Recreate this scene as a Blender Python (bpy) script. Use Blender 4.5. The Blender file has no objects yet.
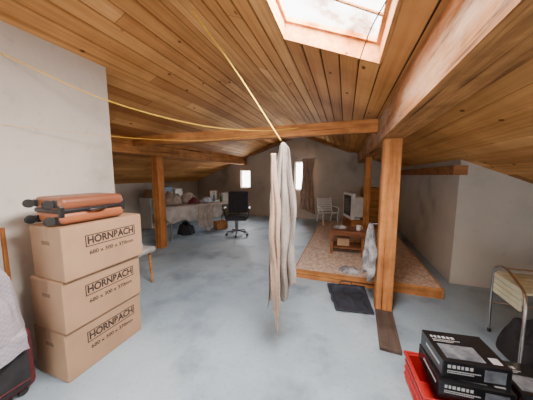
import bpy, bmesh, math, random
from mathutils import Vector, Matrix, noise
random.seed(7)
C = bpy.context.scene.collection
PI = math.pi
R = math.radians
# ------------------------------------------------------------ materials
def newmat(name):
    m = bpy.data.materials.new(name); m.use_nodes = True
    nt = m.node_tree; b = nt.nodes['Principled BSDF']
    return m, nt, b
def coords(nt, scale=(1,1,1)):
    tc = nt.nodes.new('ShaderNodeTexCoord'); mp = nt.nodes.new('ShaderNodeMapping')
    mp.inputs['Scale'].default_value = scale
    nt.links.new(tc.outputs['Object'], mp.inputs['Vector'])
    return mp.outputs['Vector']
def noise_n(nt, vec, scale, detail=4, rough=.55):
    n = nt.nodes.new('ShaderNodeTexNoise'); n.inputs['Scale'].default_value = scale
    n.inputs['Detail'].default_value = detail; n.inputs['Roughness'].default_value = rough
    nt.links.new(vec, n.inputs['Vector']); return n.outputs['Fac']
def ramp(nt, fac, stops):
    r = nt.nodes.new('ShaderNodeValToRGB'); e = r.color_ramp.elements
    while len(e) < len(stops): e.new(.5)
    for i, (p, c) in enumerate(stops):
        e[i].position = p; e[i].color = (*c, 1)
    nt.links.new(fac, r.inputs['Fac']); return r.outputs['Color']
def mix(nt, fac, a, b, mode='MIX'):
    m = nt.nodes.new('ShaderNodeMix'); m.data_type = 'RGBA'; m.blend_type = mode
    if isinstance(fac, float): m.inputs[0].default_value = fac
    else: nt.links.new(fac, m.inputs[0])
    for s, v in ((6, a), (7, b)):
        if isinstance(v, tuple): m.inputs[s].default_value = (*v, 1)
        else: nt.links.new(v, m.inputs[s])
    return m.outputs[2]
def bump(nt, b, h, strength=.3, dist=.01):
    n = nt.nodes.new('ShaderNodeBump'); n.inputs['Strength'].default_value = strength
    n.inputs['Distance'].default_value = dist
    nt.links.new(h, n.inputs['Height']); nt.links.new(n.outputs['Normal'], b.inputs['Normal'])
def mat(name, c1, c2=None, scale=6, rough=.7, metal=0, bmp=.15, bdist=.004, lo=.35, hi=.65):
    m, nt, b = newmat(name)
    c2 = c2 or tuple(v*.8 for v in c1)
    v = coords(nt); f = noise_n(nt, v, scale)
    nt.links.new(ramp(nt, f, [(lo, c2), (hi, c1)]), b.inputs['Base Color'])
    b.inputs['Roughness'].default_value = rough; b.inputs['Metallic'].default_value = metal
    if bmp: bump(nt, b, noise_n(nt, v, scale*6), bmp, bdist)
    return m
def wood(name, c1, c2, axis=1, rough=.8, dirt=None, cracks=True):
    m, nt, b = newmat(name)
    s = [14, 14, 14]; s[axis] = .9
    v = coords(nt, s); f = noise_n(nt, v, 1.6, 6, .65)
    col = ramp(nt, f, [(.3, c2), (.62, c1)])
    st = ramp(nt, noise_n(nt, coords(nt), 2.6, 6, .65), [(.34, (.62,.59,.56)), (.56, (1,1,1))])
    col = mix(nt, 1.0, col, st, 'MULTIPLY')
    if cracks:
        s2 = [26, 26, 26]; s2[axis] = .6
        ck = ramp(nt, noise_n(nt, coords(nt, s2), 1.0, 3, .5), [(.31, (.22,.18,.15)), (.37, (1,1,1))])
        col = mix(nt, 1.0, col, ck, 'MULTIPLY')
    if dirt:
        col = mix(nt, ramp(nt, noise_n(nt, coords(nt, (1, .35, 1.6)), 3.6, 7, .72), [(.46, (0,0,0)), (.64, (.7,.7,.7))]), col, dirt)
    nt.links.new(col, b.inputs['Base Color']); b.inputs['Roughness'].default_value = rough
    b.inputs['Specular IOR Level'].default_value = .2
    bump(nt, b, f, .7, .01); return m
def plank_mat():
    m, nt, b = newmat('ceiling_pine')
    a = nt.nodes.new('ShaderNodeAttribute'); a.attribute_name = 'tone'
    v = coords(nt, (20, .45, 20)); f = noise_n(nt, v, 1.5, 5, .55)
    tone = ramp(nt, a.outputs['Fac'], [(0, (.44,.185,.055)), (.5, (.68,.33,.105)), (1, (.87,.49,.19))])
    g = ramp(nt, f, [(.32, (.78,.69,.61)), (.55, (1,1,1))])
    col = mix(nt, 1.0, tone, g, 'MULTIPLY')
    vo = nt.nodes.new('ShaderNodeTexVoronoi'); vo.inputs['Scale'].default_value = 3.6
    nt.links.new(coords(nt, (1.5, .9, 1.5)), vo.inputs['Vector'])
    k = ramp(nt, vo.outputs['Distance'], [(.06, (1,1,1)), (.10, (0,0,0))])
    col = mix(nt, k, col, (.17,.055,.018))
    st = ramp(nt, noise_n(nt, coords(nt), .9, 5, .6), [(.34, (.70,.64,.58)), (.58, (1,1,1))])
    col = mix(nt, 1.0, col, st, 'MULTIPLY')
    nt.links.new(col, b.inputs['Base Color']); b.inputs['Roughness'].default_value = .75
    b.inputs['Specular IOR Level'].default_value = .22
    bump(nt, b, f, .12, .002); return m
def concrete_floor():
    m, nt, b = newmat('floor_concrete')
    v = coords(nt)
    c = ramp(nt, noise_n(nt, v, .65, 5, .55), [(.34, (.20,.275,.345)), (.5, (.275,.36,.435)), (.66, (.375,.46,.53))])
    sp = ramp(nt, noise_n(nt, v, 28, 4, .65), [(.30, (.80,.805,.81)), (.44, (1,1,1))])
    c = mix(nt, 1.0, c, sp, 'MULTIPLY')
    st = ramp(nt, noise_n(nt, coords(nt), 1.6, 6, .6), [(.34, (.62,.63,.64)), (.50, (1,1,1))])
    c = mix(nt, 1.0, c, st, 'MULTIPLY')
    nt.links.new(c, b.inputs['Base Color']); b.inputs['Roughness'].default_value = .55
    bump(nt, b, noise_n(nt, v, 16, 4), .1, .003); return m
def plaster(name, c1, c2, c3, lo=.3):
    m, nt, b = newmat(name); v = coords(nt)
    c = ramp(nt, noise_n(nt, v, 1.1, 6, .55), [(lo, c3), (.42, c2), (.66, c1)])
    sp = ramp(nt, noise_n(nt, v, 9, 5, .7), [(.28, (.86,.85,.84)), (.42, (1,1,1))])
    c = mix(nt, 1.0, c, sp, 'MULTIPLY')
    nt.links.new(c, b.inputs['Base Color']); b.inputs['Roughness'].default_value = .92
    bump(nt, b, noise_n(nt, v, 24, 5), .35, .006); return m
def osb():
    m, nt, b = newmat('chipboard')
    vo = nt.nodes.new('ShaderNodeTexVoronoi'); vo.inputs['Scale'].default_value = 34
    nt.links.new(coords(nt, (1, .6, 1)), vo.inputs['Vector'])
    s = nt.nodes.new('ShaderNodeSeparateColor'); nt.links.new(vo.outputs['Color'], s.inputs[0])
    c = ramp(nt, s.outputs[0], [(0, (.37,.26,.195)), (.5, (.47,.35,.27)), (1, (.57,.45,.36))])
    nt.links.new(c, b.inputs['Base Color']); b.inputs['Roughness'].default_value = .85
    return m
def pattern_cloth(name, c1, c2, c3):
    m, nt, b = newmat(name)
    vo = nt.nodes.new('ShaderNodeTexVoronoi'); vo.inputs['Scale'].default_value = 36
    nt.links.new(coords(nt), vo.inputs['Vector'])
    k = ramp(nt, vo.outputs['Distance'], [(.2, (.6,.6,.6)), (.42, (0,0,0))])
    base = ramp(nt, noise_n(nt, coords(nt), 3, 4), [(.35, c2), (.62, c1)])
    nt.links.new(mix(nt, k, base, c3), b.inputs['Base Color']); b.inputs['Roughness'].default_value = .95
    bump(nt, b, noise_n(nt, coords(nt, (1.5, 1.5, .7)), 12, 4, .6), .5, .012); return m
def glass(dirty=False):
    m = bpy.data.materials.new('dusty_glass' if dirty else 'pane_glass'); m.use_nodes = True; nt = m.node_tree
    nt.nodes.clear(); o = nt.nodes.new('ShaderNodeOutputMaterial')
    t = nt.nodes.new('ShaderNodeBsdfTransparent'); g = nt.nodes.new('ShaderNodeBsdfGlossy')
    if dirty:
        f = noise_n(nt, coords(nt, (1, 1, 1)), 4, 5, .65)
        nt.links.new(ramp(nt, f, [(.34, (.60,.40,.30)), (.46, (.97,.91,.87)), (.56, (1,1,1))]), t.inputs['Color'])
    g.inputs['Roughness'].default_value = .05
    x = nt.nodes.new('ShaderNodeMixShader'); x.inputs[0].default_value = .05
    nt.links.new(t.outputs[0], x.inputs[1]); nt.links.new(g.outputs[0], x.inputs[2])
    nt.links.new(x.outputs[0], o.inputs[0]); return m
def plaid(name, c1, c2, s=60):
    m, nt, b = newmat(name)
    w = nt.nodes.new('ShaderNodeTexChecker'); w.inputs['Scale'].default_value = s
    w.inputs['Color1'].default_value = (*c1, 1); w.inputs['Color2'].default_value = (*c2, 1)
    nt.links.new(coords(nt), w.inputs['Vector'])
    nt.links.new(w.outputs['Color'], b.inputs['Base Color']); b.inputs['Roughness'].default_value = .9
    bump(nt, b, noise_n(nt, coords(nt), 9, 5, .6), .8, .03)
    return m
M = dict(
 plank=plank_mat(), floor=concrete_floor(), glass=glass(), dusty=glass(True), osb=osb(),
 wallw=plaster('white_plaster', (.66,.63,.575), (.60,.57,.52), (.43,.41,.37)),
 wallb=plaster('grey_render', (.46,.40,.335), (.39,.34,.285), (.27,.235,.20)),
 wallr=plaster('pale_render', (.54,.49,.43), (.46,.42,.37), (.31,.285,.25)),
 beamy=wood('beam_wood_y', (.58,.275,.09), (.30,.12,.042), 1),
 beamx=wood('beam_wood_x', (.55,.24,.077), (.28,.11,.037), 0),
 beamz=wood('post_wood', (.56,.235,.072), (.31,.115,.037), 2),
 beamdark=wood('rafter_wood', (.36,.16,.065), (.19,.075,.032), 0),
 beampale=wood('limed_beam_side', (.40,.19,.075), (.18,.075,.03), 1, dirt=(.48,.36,.255)),
 darkboard=wood('dark_board', (.105,.075,.06), (.05,.036,.03), 1),
 gap=mat('dark_gap', (.045,.02,.009), None, 5, .9, bmp=0),
 reveal=wood('reveal_wood', (.60,.28,.10), (.35,.14,.045), 1),
 kraft=mat('kraft_card', (.40,.25,.15), (.34,.21,.125), 3, .85, bmp=.05),
 kraft2=mat('kraft_edge', (.20,.12,.07), None, 5, .85),
 tape=mat('brown_tape', (.32,.20,.12), None, 5, .35),
 ink=mat('black_ink', (.03,.024,.02), None, 9, .6, bmp=0),
 case=mat('rust_shell', (.36,.115,.045), (.29,.092,.037), 4, .4),
 case2=mat('brown_shell', (.24,.078,.036), (.19,.062,.031), 4, .4),
 black=mat('black_plastic', (.014,.014,.016), None, 8, .4),
 gloss=mat('black_gloss_card', (.012,.012,.014), None, 8, .18, bmp=0),
 blackf=mat('black_fabric', (.026,.026,.03), (.015,.015,.018), 12, .9),
 rubber=mat('rubber', (.02,.02,.02), None, 8, .8),
 chrome=mat('chrome_tube', (.72,.72,.73), (.6,.6,.6), 5, .22, 1, bmp=0),
 grey=mat('grey_metal', (.28,.29,.30), None, 5, .4, .7, bmp=0),
 photo=mat('printed_picture', (.20,.22,.25), (.07,.08,.10), 22, .3, bmp=0),
 white=mat('white_plastic', (.66,.66,.64), (.58,.58,.56), 3, .45, bmp=0),
 whitec=mat('white_cloth', (.47,.46,.45), (.31,.30,.30), 5, .95),
 peach=pattern_cloth('tan_cloth', (.43,.30,.225), (.33,.235,.18), (.28,.20,.16)),
 mauve=pattern_cloth('greyish_cloth', (.345,.30,.27), (.25,.22,.20), (.20,.17,.155)),
 clothg=mat('beige_grey_cloth', (.35,.31,.28), (.22,.20,.18), 6, .95),
 lilac=plaid('lilac_check_cloth', (.40,.37,.43), (.345,.32,.375)),
 bluec=mat('pale_blue_cloth', (.42,.50,.60), (.32,.39,.50), 5, .95),
 navy=mat('navy_sheeting', (.022,.027,.042), (.014,.017,.027), 5, .6),
 red=mat('red_plastic', (.45,.018,.018), (.34,.012,.012), 4, .4),
 darkred=mat('dark_red_fabric', (.12,.014,.022), (.07,.01,.015), 8, .8),
 cream=mat('lime_slats', (.60,.60,.44), (.50,.50,.36), 6, .7),
 rope=mat('yellow_rope', (.85,.55,.06), (.75,.46,.045), 40, .7),
 frame=mat('white_frame', (.62,.61,.58), None, 4, .5, bmp=0),
 curtain=mat('tan_curtain', (.42,.29,.21), (.29,.19,.14), 4, .95),
 screen=mat('dark_screen', (.02,.025,.03), None, 4, .12, bmp=0),
 paper=mat('paper', (.62,.62,.60), None, 4, .8, bmp=0),
 label=mat('white_print', (.44,.45,.47), None, 4, .6, bmp=0),
 brownw=wood('brown_furniture', (.27,.105,.045), (.14,.055,.025), 0, .45),
 greywh=mat('grey_white_fabric', (.36,.36,.37), (.13,.13,.14), 8, .95, lo=.40, hi=.62),
 green=mat('green_glass', (.04,.14,.06), None, 4, .2, bmp=0),
 teal=mat('blue_plastic', (.06,.14,.30), None, 4, .4, bmp=0),
)
# ------------------------------------------------------------ helpers
def NB(): return bmesh.new()
def obj(name, bm, m, parent=None, bev=0, seg=2, smooth=False, loc=None, rot=None, solid=0, sub=0):
    me = bpy.data.meshes.new(name)
    bmesh.ops.recalc_face_normals(bm, faces=bm.faces)
    bm.to_mesh(me); bm.free()
    if isinstance(m, (list, tuple)):
        for q in m: me.materials.append(q)
    else: me.materials.append(m)
    if smooth:
        for p in me.polygons: p.use_smooth = True
    o = bpy.data.objects.new(name, me); C.objects.link(o)
    if parent: o.parent = parent
    if loc: o.location = loc
    if rot: o.rotation_euler = rot
    if solid:
        s = o.modifiers.new('s', 'SOLIDIFY'); s.thickness = solid
    if bev:
        b = o.modifiers.new('b', 'BEVEL'); b.width = bev; b.segments = seg; b.limit_method = 'ANGLE'
        if smooth:
            wn = o.modifiers.new('w', 'WEIGHTED_NORMAL'); wn.keep_sharp = False
    if sub:
        b = o.modifiers.new('u', 'SUBSURF'); b.levels = sub; b.render_levels = sub
    return o
def tag(o, label, cat, group=None):
    o['label'] = label; o['category'] = cat
    if group: o['group'] = group
    return o
def struct(name, bm, m, parent=None, **k):
    o = obj(name, bm, m, parent, **k)
    if not parent: o['kind'] = 'structure'
    return o
def thing(name, label, cat, loc=(0,0,0), rz=0, group=None):
    o = bpy.data.objects.new(name, None); C.objects.link(o)
    o.empty_display_size = .1
    o.location = loc; o.rotation_euler = (0,0,rz)
    return tag(o, label, cat, group)
def box(bm, x0, x1, y0, y1, z0, z1):
    v = [bm.verts.new((x, y, z)) for x in (x0, x1) for y in (y0, y1) for z in (z0, z1)]
    for f in ((0,1,3,2),(4,6,7,5),(0,4,5,1),(2,3,7,6),(0,2,6,4),(1,5,7,3)):
        bm.faces.new([v[i] for i in f])
    return bm
def B(*a): return box(NB(), *a)
def prism(bm, poly, y0, y1, mi=0):
    a = [bm.verts.new((x, y0, z)) for x, z in poly]; b = [bm.verts.new((x, y1, z)) for x, z in poly]
    f0 = [bm.faces.new(a), bm.faces.new(b[::-1])]
    n = len(poly); fs = []
    for i in range(n): fs.append(bm.faces.new((a[i], b[i], b[(i+1)%n], a[(i+1)%n])))
    if mi:
        for f in f0+fs: f.material_index = mi
    return fs
def tube(bm, pts, r, n=10, closed=False):
    pts = [Vector(p) for p in pts]; rings = []
    up = Vector((0,0,1)); prev = None
    for i, p in enumerate(pts):
        rr = r[i] if isinstance(r, (list, tuple)) else r
        d = (pts[min(i+1, len(pts)-1)] - pts[max(i-1, 0)]).normalized()
        if prev is None:
            s = d.cross(up)
            if s.length < .01: s = d.cross(Vector((1,0,0)))
        else: s = prev - d*prev.dot(d)
        s.normalize(); prev = s; t = d.cross(s)
        rings.append([bm.verts.new(p + (s*math.cos(2*PI*k/n) + t*math.sin(2*PI*k/n))*rr) for k in range(n)])
    for a, b in zip(rings, rings[1:]):
        for k in range(n): bm.faces.new((a[k], a[(k+1)%n], b[(k+1)%n], b[k]))
    bm.faces.new(rings[0]); bm.faces.new(rings[-1][::-1]); return bm
def T(pts, r, n=10): return tube(NB(), pts, r, n)
def curve(pts, n=8):
    P = [Vector(p) for p in pts]; P = [P[0]*2-P[1]] + P + [P[-1]*2-P[-2]]; out = []
    for i in range(1, len(P)-2):
        for k in range(n):
            t = k/n; a, b, c, d = P[i-1:i+3]
            out.append(.5*((2*b)+(-a+c)*t+(2*a-5*b+4*c-d)*t*t+(-a+3*b-3*c+d)*t**3))
    return out + [P[-2]]
def wheel(bm, c, r, w, axis=(1,0,0), n=16):
    a = Vector(axis); return tube(bm, [Vector(c)-a*w/2, Vector(c)+a*w/2], r, n)
def lathe(bm, prof, n=16, c=(0,0)):
    rings = [[bm.verts.new((c[0]+r*math.cos(2*PI*k/n), c[1]+r*math.sin(2*PI*k/n), z)) for k in range(n)] for r, z in prof]
    for a, b in zip(rings, rings[1:]):
        for k in range(n): bm.faces.new((a[k], a[(k+1)%n], b[(k+1)%n], b[k]))
    bm.faces.new(rings[0][::-1]); bm.faces.new(rings[-1]); return bm
def heap(sx, sy, h, seed=0, n=40, freq=5, rough=.3):
    bm = NB(); g = []
    for i in range(n+1):
        row = []
        for j in range(n+1):
            u = i/n*2-1; v = j/n*2-1
            x = u*math.sqrt(1-v*v/2); y = v*math.sqrt(1-u*u/2); r = math.hypot(x, y)
            ang = math.atan2(y, x)
            rim = 1+.18*noise.noise(Vector((math.cos(ang)*1.6, math.sin(ang)*1.6, seed*3.1)))
            d = max(0, 1-r**2.6)**.6
            q = noise.noise(Vector((x*sx*freq*2, y*sy*freq*2, seed*5.7)))
            q2 = 1-abs(noise.noise(Vector((x*sx*freq*3+9, y*sy*freq*3, seed*2.3))))*2
            z = h*d*(.72+rough*q+rough*.6*(q2-.5))+.004
            row.append(bm.verts.new((x*sx*rim, y*sy*rim, max(z, .002))))
        g.append(row)
    for i in range(n):
        for j in range(n): bm.faces.new((g[i][j], g[i+1][j], g[i+1][j+1], g[i][j+1]))
    return bm
def sheet(w, ztop, zbot, dirw, folds, amp, n=110, m=90, ph=0, yoff=0, side_k=.35):
    bm = NB(); d = Vector((*dirw, 0)).normalized(); nn = Vector((-d.y, d.x, 0)); g = []
    for j in range(m+1):
        row = []; v = j/m
        for i in range(n+1):
            s = i/n; zt = ztop(s) if callable(ztop) else ztop
            z = zt+(zbot(s)-zt)*v
            a = amp*(.45+.55*min(1, v*2))
            warp = s+.09*math.sin(v*3+ph)+.16*noise.noise(Vector((s*3, v*2.4, ph+9)))
            cr = noise.noise(Vector((s*4, v*6, ph)))
            vary = .65+.7*abs(noise.noise(Vector((s*3, ph, v*1.5))))*2
            off = a*vary*math.sin(folds*2*PI*warp+ph) + a*.8*cr
            side = side_k*a*math.cos(folds*2*PI*warp+ph)
            cx, ww = w(v)
            p = d*(cx+(s-.5)*ww+side+.03*noise.noise(Vector((s*1.5, v*4, ph+4)))) + nn*(off+yoff)
            row.append(bm.verts.new((p.x, p.y, z)))
        g.append(row)
    for j in range(m):
        for i in range(n): bm.faces.new((g[j][i], g[j][i+1], g[j+1][i+1], g[j+1][i]))
    return bm
def drape(hx, hy, ox, oy, z, seed=0, n=40):
    bm = NB(); g = []
    for i in range(n+1):
        row = []
        for j in range(n+1):
            u = (i/n*2-1)*(hx+ox); v = (j/n*2-1)*(hy+oy)
            dx = max(0, abs(u)-hx); dy = max(0, abs(v)-hy)
            w = noise.noise(Vector((u*5, v*5, seed)))
            x = math.copysign(min(abs(u), hx), u)+math.copysign(1, u)*(.012+.08*dx*(1+math.sin(v*28+seed))) * (dx > 0)
            y = math.copysign(min(abs(v), hy), v)+math.copysign(1, v)*(.012+.08*dy*(1+math.sin(u*28+seed))) * (dy > 0)
            row.append(bm.verts.new((x, y, z+.014+.014*w-max(dx, dy)*(1+.4*w))))
        g.append(row)
    for i in range(n):
        for j in range(n): bm.faces.new((g[i][j], g[i+1][j], g[i+1][j+1], g[i][j+1]))
    return bm
def text_mesh(name, s, size, m, parent, loc, rot, bold=0.0, ext=.0006, width=None):
    cu = bpy.data.curves.new(name, 'FONT'); cu.body = s; cu.size = size; cu.extrude = ext; cu.offset = bold
    cu.align_x = 'CENTER'; cu.align_y = 'CENTER'
    t = bpy.data.objects.new(name, cu); C.objects.link(t)
    bpy.context.view_layer.update()
    me = bpy.data.meshes.new_from_object(t.evaluated_get(bpy.context.evaluated_depsgraph_get()))
    bpy.data.objects.remove(t)
    if width:
        xs = [v.co.x for v in me.vertices]; k = width/(max(xs)-min(xs))
        for v in me.vertices: v.co.x *= k
    me.materials.clear(); me.materials.append(m)
    o = bpy.data.objects.new(name, me); C.objects.link(o); o.parent = parent
    o.location = loc; o.rotation_euler = rot; return o
RX, RZ, SR, SLF = -1.5, 2.93, .42, .40
def ceil(x): return RZ-(SR if x > RX else SLF)*abs(x-RX)
Y0, Y1 = -2.6, 7.75
XL, XR = -5.7, 3.1
SX0, SX1, SY0, SY1 = -.47, .19, .62, 1.72
# ------------------------------------------------------------ room shell
struct('floor', B(XL-.2, XR+.2, Y0-.1, Y1+.2, -.1, 0), M['floor'])
bm = NB(); tone = bm.loops.layers.float_color.new('tone')
def board(xa, xb, ya, yb):
    t = min(1, max(0, random.gauss(.5, .30))); g = .0035; e = .009
    s = 1 if xb > xa else -1
    prof = [(xa+s*g, .009), (xa+s*e, 0), (xb-s*e, 0), (xb-s*g, .009)]
    prof = [(x, ceil(x)+dz) for x, dz in prof]
    for (xa_, za), (xb_, zb) in zip(prof, prof[1:]):
        f = bm.faces.new([bm.verts.new(p) for p in ((xa_, ya+.002, za), (xb_, ya+.002, zb), (xb_, yb-.002, zb), (xa_, yb-.002, za))])
        for l in f.loops: l[tone] = (t, t, t, 1)
def strip(xa, xb, ranges):
    for ya, yb in ranges:
        y = ya
        while y < yb-.01:
            n = min(yb, y+random.uniform(4, 9))
            if yb-n < 1.5: n = yb
            board(xa, xb, y, n); y = n
W = .132
edges = []
x = SX0
while x > RX+.02: edges.append((max(RX, x-W), x)); x -= W
x = SX0
while x < XR: edges.append((x, x+W)); x += W
for a, b in edges:
    inside = a >= SX0-.01 and b <= SX1+.01
    strip(a, b, [(Y0, SY0), (SY1, Y1)] if inside else [(Y0, Y1)])
x = RX-.0001
while x > XL-.1: strip(x, x-W, [(Y0, Y1)]); x -= W
def slab(xa, xb, ya, yb):
    prism(bm, [(xa, ceil(xa)+.012), (xb, ceil(xb)+.012), (xb, ceil(xb)+.16), (xa, ceil(xa)+.16)], ya, yb, 1)
slab(XL-.2, RX, Y0, Y1+.2); slab(RX, SX0, Y0, Y1+.2); slab(SX1, XR+.2, Y0, Y1+.2)
slab(SX0, SX1, Y0, SY0); slab(SX0, SX1, SY1, Y1+.2)
struct('ceiling', bm, [M['plank'], M['gap']])
def gable(y0, y1, xa, xb, holes):
    bm = NB(); xs = sorted({xa, xb, RX, *[h[0] for h in holes], *[h[1] for h in holes]})
    for a, b in zip(xs, xs[1:]):
        hs = [h for h in holes if h[0] <= a+1e-6 and h[1] >= b-1e-6]
        ta, tb = ceil(a)+.01, ceil(b)+.01
        if not hs: prism(bm, [(a, 0), (b, 0), (b, tb), (a, ta)], y0, y1)
        else:
            h = hs[0]
            prism(bm, [(a, 0), (b, 0), (b, h[2]), (a, h[2])], y0, y1)
            prism(bm, [(a, h[3]), (b, h[3]), (b, tb), (a, ta)], y0, y1)
    return bm
WA = (-3.72, -3.34, 1.02, 1.68); WB = (-1.66, -1.28, .98, 1.95)
struct('wall_back', gable(Y1-.05, Y1+.2, XL-.1, XR+.1, [WA, WB]), M['wallb'])
struct('wall_front', gable(Y0-.2, Y0, XL-.1, XR+.1, [(-3.4, -1.5, .9, 2.0), (-1.5, 1.2, .9, 1.7)]), M['wallw'])  # openings in this unseen wall are added to let fill light in
bm = NB(); prism(bm, [(XL-.1, 0), (-2.35, 0), (-2.35, ceil(-2.35)+.01), (XL-.1, ceil(XL-.1)+.01)], Y0, 1.75)
struct('wall_left', bm, M['wallw'])
bm = NB(); prism(bm, [(XL-.1, 0), (XL+.05, 0), (XL+.05, ceil(XL+.05)+.01), (XL-.1, ceil(XL-.1)+.01)], 1.75, Y1)
struct('wall_left_eave', bm, M['wallr'])
bm = NB(); prism(bm, [(1.42, 0), (XR+.1, 0), (XR+.1, ceil(XR+.1)+.01), (1.42, ceil(1.42)+.01)], 3.67, Y1)
struct('wall_right', bm, M['wallr'])
bm = NB(); prism(bm, [(XR-.05, 0), (XR+.1, 0), (XR+.1, ceil(XR+.1)+.01), (XR-.05, ceil(XR-.05)+.01)], Y0, 3.67)
struct('wall_right_eave', bm, M['wallr'])
def win(name, h, y):
    f = NB(); a, b, c, d = h; w = .035
    for q in ((a, a+w, c, d), (b-w, b, c, d), (a+w, b-w, c, c+w), (a+w, b-w, d-w, d)): box(f, q[0], q[1], y, y+.06, q[2], q[3])
    o = struct(name, f, M['frame'])
    struct('window_pane', B(a+w, b-w, y+.025, y+.03, c+w, d-w), M['glass'], o)
    return o
win('window_2', WA, Y1+.02); win('window_3', WB, Y1+.02)
f = NB()
def sl(xa, xb, ya, yb, lo, hi): prism(f, [(xa, ceil(xa)+lo), (xb, ceil(xb)+lo), (xb, ceil(xb)+hi), (xa, ceil(xa)+hi)], ya, yb)
sl(SX0-.005, SX0+.012, SY0, SY1, -.004, .13); sl(SX1-.012, SX1+.005, SY0, SY1, -.004, .13)
sl(SX0+.012, SX1-.012, SY1-.012, SY1+.005, -.004, .13); sl(SX0+.012, SX1-.012, SY0-.005, SY0+.012, -.004, .13)
sky = struct('window_1', f, M['reveal'])
f = NB()
sl(SX0+.012, SX0+.035, SY0+.012, SY1-.012, .11, .14); sl(SX1-.035, SX1-.012, SY0+.012, SY1-.012, .11, .14)
sl(SX0+.035, SX1-.035, SY1-.035, SY1-.012, .11, .14); sl(SX0+.035, SX1-.035, SY0+.012, SY0+.035, .11, .14)
struct('window_sash', f, M['reveal'], sky)
f = NB(); sl(SX0+.035, SX1-.035, SY0+.035, SY1-.035, .12, .125)
struct('window_pane', f, M['dusty'], sky)
struct('dark_cable', T(curve([(.06, 1.715, ceil(.06)-.006), (.10, 1.4, ceil(.10)+.02), (.17, 1.1, ceil(.17)+.05), (.175, .9, ceil(.175)+.06)], 6), .004), M['black'], sky)
struct('glazing_bar', T([(SX0+.03, 1.30, ceil(SX0+.03)+.105), (SX1-.03, 1.42, ceil(SX1-.03)+.105)], .009), M['beamdark'], sky)
# ------------------------------------------------------------ roof timbers
bm = NB()
fs = prism(bm, [(.34, 1.87), (.55, 1.87), (.55, ceil(.55)-.004), (.34, ceil(.34)-.004)], Y0+.01, Y1-.06)
fs[3].material_index = 1
tag(obj('roof_purlin', bm, [M['beamy'], M['beampale']]), 'thick weathered roof beam resting on the nearest post', 'roof beam')
bm = NB(); prism(bm, [(-3.66, 1.87), (-3.48, 1.87), (-3.48, ceil(-3.48)-.004), (-3.66, ceil(-3.66)-.004)], 1.76, Y1-.06)
tag(obj('roof_purlin', bm, M['beamy']), 'long roof beam over the desk side, beyond the white wall', 'roof beam')
bm = NB(); prism(bm, [(1.27, 1.5), (1.415, 1.5), (1.415, 1.62), (1.27, 1.62)], 3.45, Y1-.06)
tag(obj('wall_plate', bm, M['beamdark']), 'low timber along the top of the right pale wall, sawn end projecting', 'roof beam')
tag(obj('tie_beam', B(-3.47, .335, 2.96, 3.08, 2.0, 2.15), M['beamx'], bev=.006), 'cross beam spanning under the ridge with yellow rope tied to it', 'cross beam')
bm = NB(); prism(bm, [(-3.3, ceil(-3.3)-.004), (RX, RZ-.004), (.25, ceil(.25)-.004), (.1, ceil(.1)-.07), (RX, RZ-.13), (-3.15, ceil(-3.15)-.07)], 7.5, 7.62)
tag(obj('rafter_pair', bm, M['beamdark']), 'sloping timbers meeting at the ridge against the back gable wall', 'rafter')
def post(x, y, w, label, z0=0):
    t = thing('wooden_post', label, 'post', (x, y, z0))
    obj('shaft', B(-w/2, w/2, -w/2, w/2, 0, 1.868-z0), M['beamz'], t, bev=.006)
    return t
post(.445, 2.70, .165, 'nearest square wooden post with a dark board at its foot')
post(.445, 5.25, .12, 'farther wooden post standing on the chipboard platform', .131)
post(-3.57, 3.58, .16, 'square wooden post standing beside the cluttered desk')
tag(obj('plank', B(-.085, .085, -.30, .30, 0, .035), M['darkboard'], bev=.004, loc=(.43, 2.30, .001), rot=(0,0,R(-3))), 'short dark grey brown board lying flat on floor at the nearest post', 'board')
# ------------------------------------------------------------ platform
p = thing('low_platform', 'low chipboard platform with orange wooden edging', 'platform', (.25, 5.05, 0))
obj('deck', B(-.9, .9, -1.89, 1.89, .105, .13), M['osb'], p)
obj('edge_board', B(-.9, .9, -1.91, -1.885, 0, .128), M['beamx'], p)
obj('edge_board', B(-.92, -.9, -1.91, 1.89, 0, .128), M['beamy'], p)
obj('edge_board', B(.9, .92, -1.91, 1.89, 0, .128), M['beamy'], p)
# ------------------------------------------------------------ moving boxes
BH = .382
def carton(z, dx, dy, label, rz=0):
    L, Wd, H = .62, .355, BH-.002
    t = thing('cardboard_box', label, 'cardboard box', (-2.01+dx, 1.225+dy, z), rz, 'printed moving boxes in the tall stack')
    obj('carton', B(-Wd/2, Wd/2, -L/2, L/2, 0, H-.004), M['kraft'], t, bev=.006)
    obj('flap', B(-Wd/2+.004, -.002, -L/2+.003, L/2-.003, H-.004, H), M['kraft'], t)
    obj('flap', B(.002, Wd/2-.004, -L/2+.003, L/2-.003, H-.004, H), M['kraft'], t)
    tb = B(-.025, .025, -L/2-.001, L/2+.001, H, H+.0008); box(tb, -.025, .025, -L/2-.0015, -L/2, H-.1, H)
    obj('packing_tape', tb, M['tape'], t)
    obj('hand_hole', B(-.045, .045, -L/2-.0015, -L/2+.001, H*.66, H*.66+.028), M['kraft2'], t)
    e = Wd/2; a0, a1, z0, z1, w = -.165, .240, .208, .296, .007
    q = B(e, e+.001, a0, a1, z0, z0+w); box(q, e, e+.001, a0, a1, z1-w, z1); box(q, e, e+.001, a0, a0+w, z0+w, z1-w); box(q, e, e+.001, a1-w, a1, z0+w, z1-w)
    obj('logo_outline', q, M['ink'], t)
    text_mesh('logo_letters', 'HORNBACH', .078, M['ink'], t, (e+.0008, .0375, .2525), (PI/2, 0, PI/2), .0028, .0004, .375)
    text_mesh('size_print', '680 x 300 x 370mm', .042, M['ink'], t, (e+.0006, .0375, .160), (PI/2, 0, PI/2), .0008, .0004, .36)
    return t
carton(0, 0, 0, 'bottom cardboard moving box of the stack of three, on the floor')
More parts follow.
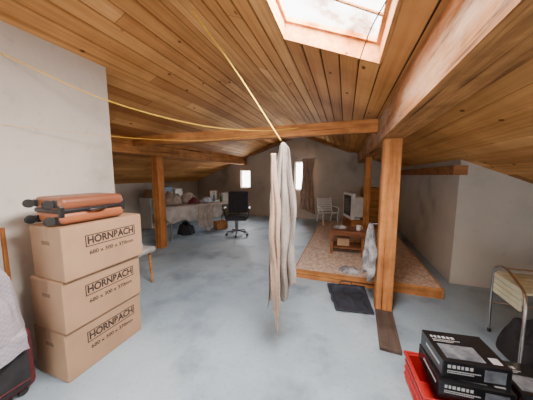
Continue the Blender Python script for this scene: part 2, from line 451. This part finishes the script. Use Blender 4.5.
carton(BH, .022, .0, 'middle cardboard moving box of the stack of three', R(.6))
carton(2*BH, .055, .015, 'topmost cardboard moving box, carrying the brown suitcase', R(-.5))
L, Wd, Tk = .46, .33, .195
t = thing('suitcase', 'rust brown hard shell suitcase lying flat on the top cardboard box', 'suitcase', (-1.965, 1.19, 3*BH+.004), R(-2))
obj('lower_shell', B(-Wd/2, Wd/2, -L/2, L/2, .006, Tk*.485), M['case'], t, bev=.038, seg=8)
obj('upper_shell', B(-Wd/2, Wd/2, -L/2, L/2, Tk*.525, Tk), M['case2'], t, bev=.038, seg=8)
obj('zip_band', B(-Wd/2+.003, Wd/2-.003, -L/2+.003, L/2-.003, Tk*.42, Tk*.59), M['black'], t, bev=.01, seg=3)
for zz in (.2, .78):
    for sx in (-1, 1):
        c = (sx*(Wd/2-.05), -L/2-.030, Tk*zz)
        f_ = obj('wheel_housing', B(c[0]-.020, c[0]+.020, -L/2-.012, -L/2+.02, c[2]-.026, c[2]+.026), M['black'], t, bev=.006)
        obj('wheel', wheel(NB(), (c[0]+.006, c[1]-.012, c[2]), .030, .026, n=28), M['rubber'], f_, bev=.004)
for sy in (-1, 1):
    obj('corner_trim', B(Wd/2-.03, Wd/2+.002, sy*(L/2-.012)-.015, sy*(L/2-.012)+.015, Tk*.3, Tk*.7), M['black'], t, bev=.008)
obj('side_handle', T(curve([(Wd/2-.004, -.07, Tk*.5), (Wd/2+.024, -.045, Tk*.5), (Wd/2+.024, .045, Tk*.5), (Wd/2-.004, .07, Tk*.5)], 5), .009), M['black'], t)
# ------------------------------------------------------------ lower left corner
t = thing('travel_bag', 'dark red and black suitcase standing by the box stack under clothes', 'suitcase', (-2.14, .60, 0))
obj('body', B(-.15, .14, -.27, .23, .04, .46), M['darkred'], t, bev=.04, seg=4, smooth=True)
obj('front_panel', B(.135, .155, -.23, .19, .08, .40), M['blackf'], t, bev=.02, seg=3)
obj('piping', T([(.158, -.22, .12), (.158, .18, .12)], .006), M['darkred'], t)
for y in (-.2, .16):
    for x in (-.11, .1): obj('wheel', wheel(NB(), (x, y, .025), .025, .03), M['rubber'], t)
q = drape(.165, .24, .14, .03, .47, 4, 60)
bm2 = heap(.20, .30, .80, 3, freq=5, n=80, rough=.42)
tmp = bpy.data.meshes.new('tmp'); bm2.to_mesh(tmp); bm2.free()
for v in tmp.vertices: v.co.z += .47
q.from_mesh(tmp)
for v in q.verts:
    k = noise.noise_vector(v.co*7); v.co += Vector((k.x, k.y, k.z*.4))*.022
tag(obj('bedding', q, M['lilac'], smooth=True, loc=(-2.115, .53, 0)), 'tall heap of grey lilac checked bedding draped over the dark red suitcase', 'bedding')
tag(obj('plank', B(-.008, .008, -.012, .012, 0, 1.12), M['beamz'], bev=.003, loc=(-2.338, .875, 0)), 'thin upright wooden strip leaning on the white wall behind the boxes', 'board')
t = thing('side_table', 'small white topped side table just behind the cardboard boxes', 'table', (-2.72, 2.12, 0))
obj('tabletop', B(-.24, .24, -.22, .22, .47, .5), M['white'], t, bev=.005)
for sx in (-1, 1):
    for sy in (-1, 1):
        obj('leg', T([(sx*.2, sy*.18, .47), (sx*.215, sy*.195, 0)], [.02, .014]), M['reveal'], t)
obj('apron', B(-.2, .2, -.18, .18, .42, .47), M['white'], t)
tag(obj('cloth', drape(.245, .225, .06, .05, .5, 3, 24), M['whitec'], smooth=True, loc=(-2.72, 2.12, 0), solid=-.003), 'off-white cloth spread over the small side table', 'cloth')
tag(obj('folded_cloth', heap(.19, .17, .18, 8), M['bluec'], smooth=True, loc=(-2.66, 2.1, .53)), 'crumpled pale blue garment heaped on the small side table', 'clothes')
# ------------------------------------------------------------ desk area
DR = R(60.6)
dm = Matrix.Translation((-3.60, 4.95, 0)) @ Matrix.Rotation(DR, 4, 'Z')
def dloc(u, v, z): return tuple(dm @ Vector((u, v, z)))
t = thing('work_desk', 'long cluttered desk with thin dark metal legs under a grey sheet', 'desk', dloc(0, 0, 0), DR)
obj('desktop', B(-1.0, .90, -.42, .4, .74, .77), M['white'], t, bev=.004)
for sx in (-1, 1):
    for sy in (-1, 1): obj('leg', T([(sx*.85, sy*.36, .74), (sx*.87, sy*.38, 0)], .018), M['grey'], t)
    obj('crossbar', T([(sx*.855, -.36, .3), (sx*.855, .36, .3)], .012), M['grey'], t)
tag(obj('sheet', drape(.68, .43, .05, .34, .772, 6, 80), M['whitec'], smooth=True, loc=dloc(-.30, 0, 0), rot=(0,0,DR), solid=-.003), 'large grey white sheet draped over the near end of the desk', 'cloth')
def hp(name, u, v, z, sx, sy, h, seed, m, label, cat='clothes', grp=None):
    return tag(obj(name, heap(sx, sy, h, seed, 28), M[m], smooth=True, loc=dloc(u, v, z), rot=(0,0,DR)), label, cat, grp)
hp('clothes_pile', -.72, -.05, .81, .22, .26, .36, 11, 'clothg', 'greyish beige clothes heaped on the near end of the desk')
hp('clothes_pile', -.24, .12, .81, .22, .20, .28, 12, 'whitec', 'low white crumpled cloth in the middle of the desk')
hp('clothes_pile', -.26, -.28, .81, .16, .09, .16, 15, 'darkred', 'small dark red garment bunched at the front of the desk')
hp('clothes_pile', .12, -.2, .81, .13, .14, .16, 16, 'bluec', 'pale blue garment bunched on the desk beside the bottles')
tag(obj('hanging_jacket', sheet(lambda v: (0, .40), .78, lambda s: .22+.08*math.sin(s*8), (math.cos(DR), math.sin(DR)), 3, .03, 30, 30), M['clothg'], smooth=True, loc=dloc(-.1, -.57, 0), solid=.003), 'grey beige garment hanging off the front edge of the desk', 'clothes')
t = thing('storage_box', 'small white box with lid at the far end of the desk', 'box', dloc(.74, -.05, .772), DR)
obj('body', B(-.12, .12, -.1, .1, 0, .2), M['white'], t, bev=.004); obj('lid', B(-.125, .125, -.105, .105, .2, .225), M['paper'], t, bev=.004)
t = thing('picture_frame', 'dark framed picture standing on the desk back edge', 'picture', dloc(.58, .33, .772), DR)
obj('frame', B(-.13, .13, -.012, .012, 0, .3), M['brownw'], t, bev=.003)
obj('picture', B(-.105, .105, -.014, -.012, .025, .275), M['paper'], t)
def bottle(u, v, m, label):
    t = thing('bottle', label, 'bottle', dloc(u, v, .772))
    obj('body', lathe(NB(), [(.03, 0), (.034, .02), (.034, .15), (.013, .19), (.012, .23)], 14), M[m], t, smooth=True)
    obj('cap', lathe(NB(), [(.015, .228), (.015, .255)], 12), M['red'], t)
bottle(.56, -.15, 'green', 'green bottle with red cap standing on the desk')
bottle(.50, .12, 'teal', 'blue bottle with red cap standing on the desk')
t = thing('paper_stack', 'loose white papers stacked on the desk edge', 'paper', dloc(.56, -.31, .772), DR+.2)
for k in range(3): obj('sheet', B(-.1, .1, -.07, .07, .003*k, .003*k+.0025), M['paper'], t, rot=(0,0,.15*k))
t = thing('wooden_crate', 'small slatted wooden crate on the floor below the desk', 'crate', dloc(.58, -.05, 0), DR)
for sy in (-1, 1):
    for k in range(3): obj('slat', B(-.16, .16, sy*.12-.008, sy*.12+.008, .02+k*.07, .075+k*.07), M['reveal'], t)
for sx in (-1, 1):
    for k in range(3): obj('slat', B(sx*.16-.008, sx*.16+.008, -.11, .11, .02+k*.07, .075+k*.07), M['reveal'], t)
obj('bottom', B(-.16, .16, -.11, .11, 0, .02), M['darkboard'], t)
tag(obj('clothes_sack', heap(.22, .2, .36, 19), M['blackf'], smooth=True, loc=dloc(-.35, .05, 0)), 'dark sack of things pushed under the near end of the desk', 'sack')
t = thing('low_shelf', 'low grey shelf along the left eaves wall behind the desk', 'shelf', (-5.2, 5.6, 0))
for z in (.02, .42, .82): obj('shelf_board', B(-.2, .2, -.9, .9, z, z+.025), M['frame'], t)
for y in (-.88, .88): obj('side_panel', B(-.2, .2, y-.012, y+.012, 0, .87), M['frame'], t)
for k, (y, h, m_, d) in enumerate(((-.6, .22, 'kraft', 'brown'), (-.15, .28, 'teal', 'blue'), (.3, .2, 'white', 'white'))):
    b_ = thing('storage_box', d+' storage box on top of the low shelf by the eaves', 'box', (-5.2, 5.6+y, .847))
    obj('body', B(-.14, .14, -.16, .16, 0, h), M[m_], b_, bev=.004); obj('lid', B(-.146, .146, -.166, .166, h, h+.02), M[m_], b_, bev=.003)
t = thing('office_chair', 'black swivel office chair with armrests beside the desk', 'chair', (-2.53, 5.0, 0), R(200))
for k in range(5):
    a = 2*PI*k/5+.3; c, s = math.cos(a), math.sin(a)
    l = obj('base_leg', T([(0, 0, .12), (c*.27, s*.27, .085)], [.025, .016]), M['black'], t)
    obj('caster', wheel(NB(), (c*.27, s*.27, .03), .03, .035, (-s, c, 0)), M['rubber'], l)
obj('gas_lift', T([(0, 0, .1), (0, 0, .40)], .025), M['grey'], t)
obj('seat', B(-.26, .26, -.25, .25, .40, .51), M['blackf'], t, bev=.045, seg=4, smooth=True)
obj('backrest', B(-.26, .26, -.05, .045, 0, .56), M['blackf'], t, bev=.04, seg=4, smooth=True, loc=(0, -.27, .52), rot=(R(8), 0, 0))
obj('back_bracket', T([(0, -.15, .42), (0, -.29, .43), (0, -.33, .64)], .018), M['black'], t)
for sx in (-1, 1):
    obj('armrest', tube(T([(sx*.27, .1, .43), (sx*.31, .12, .66)], .016), [(sx*.31, -.14, .67), (sx*.31, .18, .67)], .028), M['black'], t)
# ------------------------------------------------------------ things on the platform
PZ = .13
t = thing('garden_chair', 'white slatted lounge chair on the far end of the platform', 'chair', (-.44, 6.5, PZ+.014), R(25))
t.scale = (.9, .9, .9)
for sx in (-1, 1):
    obj('side_frame', T(curve([(sx*.23, -.28, 0), (sx*.23, -.2, .2), (sx*.23, -.2, .36), (sx*.23, .2, .30), (sx*.23, .38, .78)], 6), .017), M['white'], t)
    obj('rear_leg', T([(sx*.23, .22, .31), (sx*.23, .36, 0)], .017), M['white'], t)
    obj('armrest', T(curve([(sx*.25, -.2, .36), (sx*.26, -.18, .5), (sx*.26, .27, .5)], 5), .018), M['white'], t)
for k in range(6): obj('seat_slat', B(-.23, .23, -.17+k*.065, -.12+k*.065, .345-k*.009, .36-k*.009), M['white'], t)
for k in range(6): obj('back_slat', B(-.23, .23, -.006, .006, 0, .055), M['white'], t, loc=(0, .225+k*.028, .36+k*.068), rot=(R(-20), 0, 0))
t = thing('coffee_table', 'small brown wooden table standing on the platform', 'table', (.06, 4.20, PZ+.001))
obj('tabletop', B(-.29, .29, -.24, .24, .39, .42), M['brownw'], t, bev=.005)
for sx in (-1, 1):
    for sy in (-1, 1): obj('leg', B(sx*.25-.022, sx*.25+.022, sy*.20-.022, sy*.20+.022, 0, .39), M['brownw'], t)
obj('lower_shelf', B(-.23, .23, -.18, .18, .1, .118), M['brownw'], t)
obj('apron', B(-.25, .25, -.21, -.19, .33, .39), M['brownw'], t)
tag(obj('folded_cloth', heap(.12, .1, .07, 51), M['greywh'], smooth=True, loc=(-.06, 4.22, PZ+.422)), 'small grey cloth crumpled on the brown wooden table', 'cloth')
t = thing('storage_box', 'small brown box on the lower shelf of the wooden table', 'box', (.0, 4.2, PZ+.12))
obj('body', B(-.1, .1, -.08, .08, 0, .12), M['kraft'], t, bev=.004); obj('lid', B(-.105, .105, -.085, .085, .12, .14), M['kraft'], t, bev=.003)
t = thing('mug', 'white mug standing at the right end of the wooden table', 'mug', (.24, 4.12, PZ+.422))
obj('body', lathe(NB(), [(.032, 0), (.036, .01), (.038, .085), (.033, .085), (.03, .01)], 18), M['white'], t, smooth=True)
obj('handle', T(curve([(.036, 0, .07), (.06, 0, .06), (.06, 0, .03), (.036, 0, .02)], 5), .005), M['white'], t)
TVX, TVY, TVR = .24, 5.6, R(-72)
t = thing('tv_cabinet', 'low brown wooden cabinet under the old television', 'cabinet', (TVX, TVY+.1, PZ+.001), TVR)
obj('body', B(-.30, .30, -.18, .16, .03, .34), M['reveal'], t, bev=.005)
for sx in (-1, 1):
    d = obj('door', B(sx*.15-.14, sx*.15+.14, -.195, -.18, .05, .32), M['brownw'], t, bev=.003)
    obj('knob', wheel(NB(), (sx*.03, -.205, .19), .01, .02, (0, 1, 0)), M['chrome'], d)
t = thing('television', 'old white television with dark screen on the brown cabinet', 'television', (TVX, TVY+.1, PZ+.342), TVR)
obj('back_shell', B(-.24, .24, -.11, .16, .05, .52), M['frame'], t, bev=.05, seg=3)
obj('bezel', B(-.30, .30, -.19, -.11, .02, .62), M['frame'], t, bev=.012)
obj('screen', B(-.24, .24, -.196, -.19, .09, .56), M['screen'], t, bev=.003)
obj('foot', B(-.2, .2, -.16, .05, 0, .03), M['frame'], t)
t = thing('tall_cabinet', 'tall narrow wooden cabinet behind the television and farther post', 'cabinet', (.62, 6.35, PZ+.001), R(-80))
obj('body', B(-.25, .25, -.17, .17, 0, 1.05), M['reveal'], t, bev=.006)
for sx in (-1, 1):
    d = obj('door', B(sx*.125-.118, sx*.125+.118, -.185, -.17, .05, 1.0), M['brownw'], t, bev=.003)
    obj('knob', wheel(NB(), (sx*.03, -.195, .55), .01, .02, (0, 1, 0)), M['chrome'], d)
t = thing('coat', 'grey and white coat hanging on the left side of the nearest post', 'coat', (.285, 2.72, 0))
obj('cloth', sheet(lambda v: (0, .05+.14*min(1, v*2.2)), lambda s: .96, lambda s: .34+.06*math.sin(s*7), (.55, -.83), 3.2, .028, 70, 50, ph=.8), M['greywh'], t, smooth=True, solid=.004)
obj('hook', T([(.074, -.01, .965), (0, 0, .955), (-.01, 0, .975)], .004), M['grey'], t)
tag(obj('crumpled_bag', heap(.16, .11, .08, 21, rough=.2), M['greywh'], smooth=True, loc=(.10, 3.32, PZ)), 'crumpled grey and white cloth at the front edge of the platform', 'cloth')
# dark bag on the floor
t = thing('dark_bag', 'flat folded navy black bag lying on the floor before the platform', 'bag', (.1, 2.76, 0), R(10))
q = NB(); n = 44; g = []
for i in range(n+1):
    row = []
    for j in range(n+1):
        u, v = i/n*2-1, j/n*2-1
        x = u*(.22+.02*v)+.014*noise.noise(Vector((v*3, 1, u))); y = v*.28+.02*noise.noise(Vector((u*3, 5, v)))
        e = max(abs(u), abs(v))
        rd = (1-abs(noise.noise(Vector((u*1.3+3, v*1.3, 3))))*2.2)
        z = .010+.03*max(0, (e-.8)/.2)*(1-.5*(e > .95))+.07*max(0, v-.55)+.022*max(0, rd)**2*(1-e**4)
        row.append(q.verts.new((x, y, z)))
    g.append(row)
for i in range(n):
    for j in range(n): q.faces.new((g[i][j], g[i+1][j], g[i+1][j+1], g[i][j+1]))
obj('body', q, M['navy'], t, smooth=True, solid=-.006)
obj('handle', T(curve([(-.08, .265, .05), (-.06, .28, .09), (.06, .28, .09), (.08, .265, .05)], 6), .006), M['navy'], t)
# ------------------------------------------------------------ right lower corner
t = thing('red_crate', 'red plastic crate on the floor under the black boxes', 'crate', (.70, 1.60, 0), R(4))
q = B(-.22, .22, -.16, -.15, 0, .2); box(q, -.22, .22, .18, .19, 0, .2); box(q, -.22, -.21, -.15, .18, 0, .2); box(q, .21, .22, -.15, .18, 0, .2); box(q, -.21, .21, -.15, .18, 0, .01)
obj('walls', q, M['red'], t, bev=.003)
for k in range(3):
    z = .04+k*.052
    obj('rib', B(-.228, -.22, -.16, .19, z, z+.012), M['red'], t); obj('rib', B(-.22, .22, -.168, -.16, z, z+.012), M['red'], t)
q = B(-.235, .235, -.172, -.16, .19, .21); box(q, -.235, .235, .19, .205, .19, .21); box(q, -.235, -.22, -.16, .19, .19, .21); box(q, .22, .235, -.16, .19, .19, .21)
obj('rim', q, M['red'], t, bev=.003)
def blackbox(x, y, z, sx, sy, sz, rz, label):
    t = thing('product_box', label, 'box', (x, y, z), rz)
    obj('carton', B(-sx/2, sx/2, -sy/2, sy/2, 0, sz), M['gloss'], t, bev=.003)
    def pr(nm, m_, *a): obj(nm, B(*a), M[m_], t)
    h0, h1 = sz, sz+.0008
    r = random.Random(int(x*1000))
    for (yy, hh, x0, x1) in ((.24, .022, -.42, -.02), (.17, .006, -.42, .05), (.12, .006, -.42, -.06)):
        xx = x0*sx
        while xx < x1*sx-.01:
            ww = hh*r.uniform(.5, .8)+.002; pr('print_mark', 'label', xx, xx+ww, yy*sy, yy*sy+hh, h0, h1); xx += ww+hh*.35
    pr('label_patch', 'label', .28*sx, .42*sx, -.40*sy, -.22*sy, h0, h1)
    pr('picture_patch', 'photo', -.40*sx, .18*sx, -.40*sy, .04*sy, h0, h1)
    for zz, hh, x0, x1 in ((.62, .18*sz, -.42, -.02), (.44, .006, -.42, .08), (.34, .006, -.42, .0)):
        xx = x0*sx
        while xx < x1*sx-.01:
            ww = hh*r.uniform(.5, .8)+.002; pr('print_mark', 'label', xx, xx+ww, -sy/2-.0008, -sy/2, zz*sz, zz*sz+hh); xx += ww+hh*.35
    pr('picture_patch', 'photo', .12*sx, .42*sx, -sy/2-.0008, -sy/2, .15*sz, .8*sz)
    yy = -.38*sy
    while yy < .2*sy:
        pr('print_mark', 'label', -sx/2-.0008, -sx/2, yy, yy+.009, sz*.5, sz*.5+.016); yy += .014
    return t
blackbox(.725, 1.61, .212, .36, .30, .105, R(4), 'black printed box directly on the red crate, lower of two')
blackbox(.725, 1.625, .319, .34, .27, .11, R(7), 'topmost glossy black printed box, on another black box')
blackbox(.96, 1.26, 0, .32, .25, .14, R(6), 'flat black printed box on the floor at the front, under another one')
blackbox(.96, 1.26, .142, .31, .24, .14, R(8), 'black printed box stacked on the flat black box at the front')
blackbox(1.07, 1.68, 0, .21, .26, .28, R(4), 'black printed box on the floor right of the red crate')
t = thing('folding_frame', 'chrome tube chair frame with pale yellow green slats at the right edge', 'chair', (1.33, 1.95, 0))
def L_(p): return (p[0]-1.33, p[1]-1.95, p[2])
def uframe(dx):
    pts = curve([L_((q[0]+dx, q[1], q[2])) for q in [(1.36, 2.62, .012), (1.35, 2.62, .3), (1.33, 2.58, .62), (1.33, 2.46, .70), (1.30, 2.25, .67), (1.27, 2.09, .60), (1.24, 2.02, .3), (1.22, 1.98, .012)]], 7)
    obj('side_frame', T(pts, .0105, 10), M['chrome'], t)
uframe(0); uframe(.46)
for y, z in ((2.61, .3), (2.44, .70)): obj('crossbar', T([L_((1.34, y, z)), L_((1.80, y, z))], .008), M['chrome'], t)
for k in range(6):
    y = 2.12+k*.075
    obj('slat', B(1.29+.008*k-1.33, 1.76-1.33, y-1.95, y+.062-1.95, .615, .63), M['cream'], t, bev=.005)
for k in range(4):
    obj('side_slat', B(-.04, -.022, .22, .55, .46+k*.045, .50+k*.045), M['cream'], t, bev=.004)
for x, y in ((.03, .67), (.49, .67), (-.11, .03), (.35, .03)): obj('foot', lathe(NB(), [(.015, 0), (.015, .03)], 12, (x, y)), M['rubber'], t)
tag(obj('black_bag', heap(.18, .2, .38, 41), M['blackf'], smooth=True, loc=(1.48, 2.32, 0)), 'soft full black bag on floor under the chrome tube chair', 'bag')
tag(obj('dark_blanket', heap(.16, .2, .26, 43), M['navy'], smooth=True, loc=(1.46, 1.78, 0)), 'dark navy blanket heap on floor at the right edge beside the black box', 'blanket')
# ------------------------------------------------------------ hanging clothes and ropes
hx, hy = -.475, 1.69
D = (.94, .33)
def hang(name, bm, m, label, cat):
    return tag(obj(name, bm, M[m], smooth=True, loc=(hx, hy, 0), solid=.003), label, cat)
rag = lambda s, k: .035*noise.noise(Vector((s*9, k, 0)))
def w1(v): return (.018, .06+.14*min(1, v*3)+.03*v+.012*math.sin(v*9))
hang('hanging_blanket', sheet(w1, lambda s: 1.76-.08*abs(s-.42), lambda s: .40+.16*s+.05*math.sin(s*8)+rag(s, 1), D, 2.7, .036, ph=.4, yoff=.04), 'mauve', 'bunched grey beige cloth with many folds hanging from the yellow rope', 'cloth')
def w2(v): return (-.055+.03*v, .03+.055*min(1, v*3)-.01*v)
hang('hanging_towel', sheet(w2, lambda s: 1.66, lambda s: .19+.4*abs(s-.55)+rag(s, 2), D, 1.6, .016, ph=1.3, yoff=-.05), 'peach', 'long narrow tan cloth hanging with a pointed lower end', 'cloth')
def rope(name, pts, r, label): return tag(obj(name, T(curve(pts, 14), r, 6), M['rope'], smooth=True), label, 'rope')
rope('yellow_rope', [(-1.18, 1.61, ceil(-1.18)-.012), (-.83, 1.645, 2.30), (hx, hy, 1.76)], .0055, 'yellow rope from ceiling boards straight down to the hanging clothes')
rope('yellow_rope', [(-2.343, .98, 2.36), (-2.0, 1.5, 2.15), (-1.5, 2.1, 2.03), (-1.0, 2.6, 2.03), (-.59, 2.95, 2.10)], .005, 'sagging yellow clothes line from the white wall to the cross beam')
rope('thin_cord', [(-2.346, .95, 1.86), (-2.0, 1.8, 1.87), (-1.6, 2.4, 1.92), (-1.0, 2.955, 2.05)], .0018, 'thin faint cord running low from the white wall to the cross beam')
t = thing('curtain', 'tan curtain hanging at the back window', 'curtain', (-1.17, 7.36, 0))
obj('fabric', sheet(lambda v: (0, .38+.18*v-.1*math.sin(v*3)), 2.02, lambda s: .42-.2*s, (1, 0), 3, .05), M['curtain'], t, smooth=True, solid=.003)
obj('rod', T([(-.6, 0, 2.03), (.3, 0, 2.03)], .01), M['grey'], t)
# ------------------------------------------------------------ light
w = bpy.data.worlds.new('sky'); bpy.context.scene.world = w; w.use_nodes = True
bg = w.node_tree.nodes['Background']; bg.inputs[0].default_value = (.97, .99, 1, 1); bg.inputs[1].default_value = 11
def area(name, loc, rot, sx, sy, e, col):
    l = bpy.data.lights.new(name, 'AREA'); l.shape = 'RECTANGLE'; l.size = sx; l.size_y = sy; l.energy = e; l.color = col
    o = bpy.data.objects.new(name, l); C.objects.link(o); o.location = loc; o.rotation_euler = rot
    return o
area('skylight_lamp', (-.08, 1.17, 2.62), (0, R(24), 0), .75, 1.1, 260, (1,.985,.96))
area('front_fill_lamp', (-2.2, Y0-.02, 1.5), (R(90), 0, 0), 2.0, 1.0, 45, (1,.97,.92))  # added fill light from behind the camera, no known window there
area('back_window_lamp', (-1.47, Y1+.3, 1.5), (R(-90), 0, 0), .4, .9, 80, (.97,.98,1))
area('back_window_lamp', (-3.53, Y1+.3, 1.4), (R(-90), 0, 0), .4, .7, 70, (.97,.98,1))
# ------------------------------------------------------------ camera
cd = bpy.data.cameras.new('camera'); cam = bpy.data.objects.new('camera', cd); C.objects.link(cam)
cd.sensor_width = 36; cd.lens = 225/533*36; cd.clip_start = .05
cam.location = (0, 0, 1.5); cam.rotation_euler = (R(90-6.34), 0, R(19.3))
bpy.context.scene.camera = cam
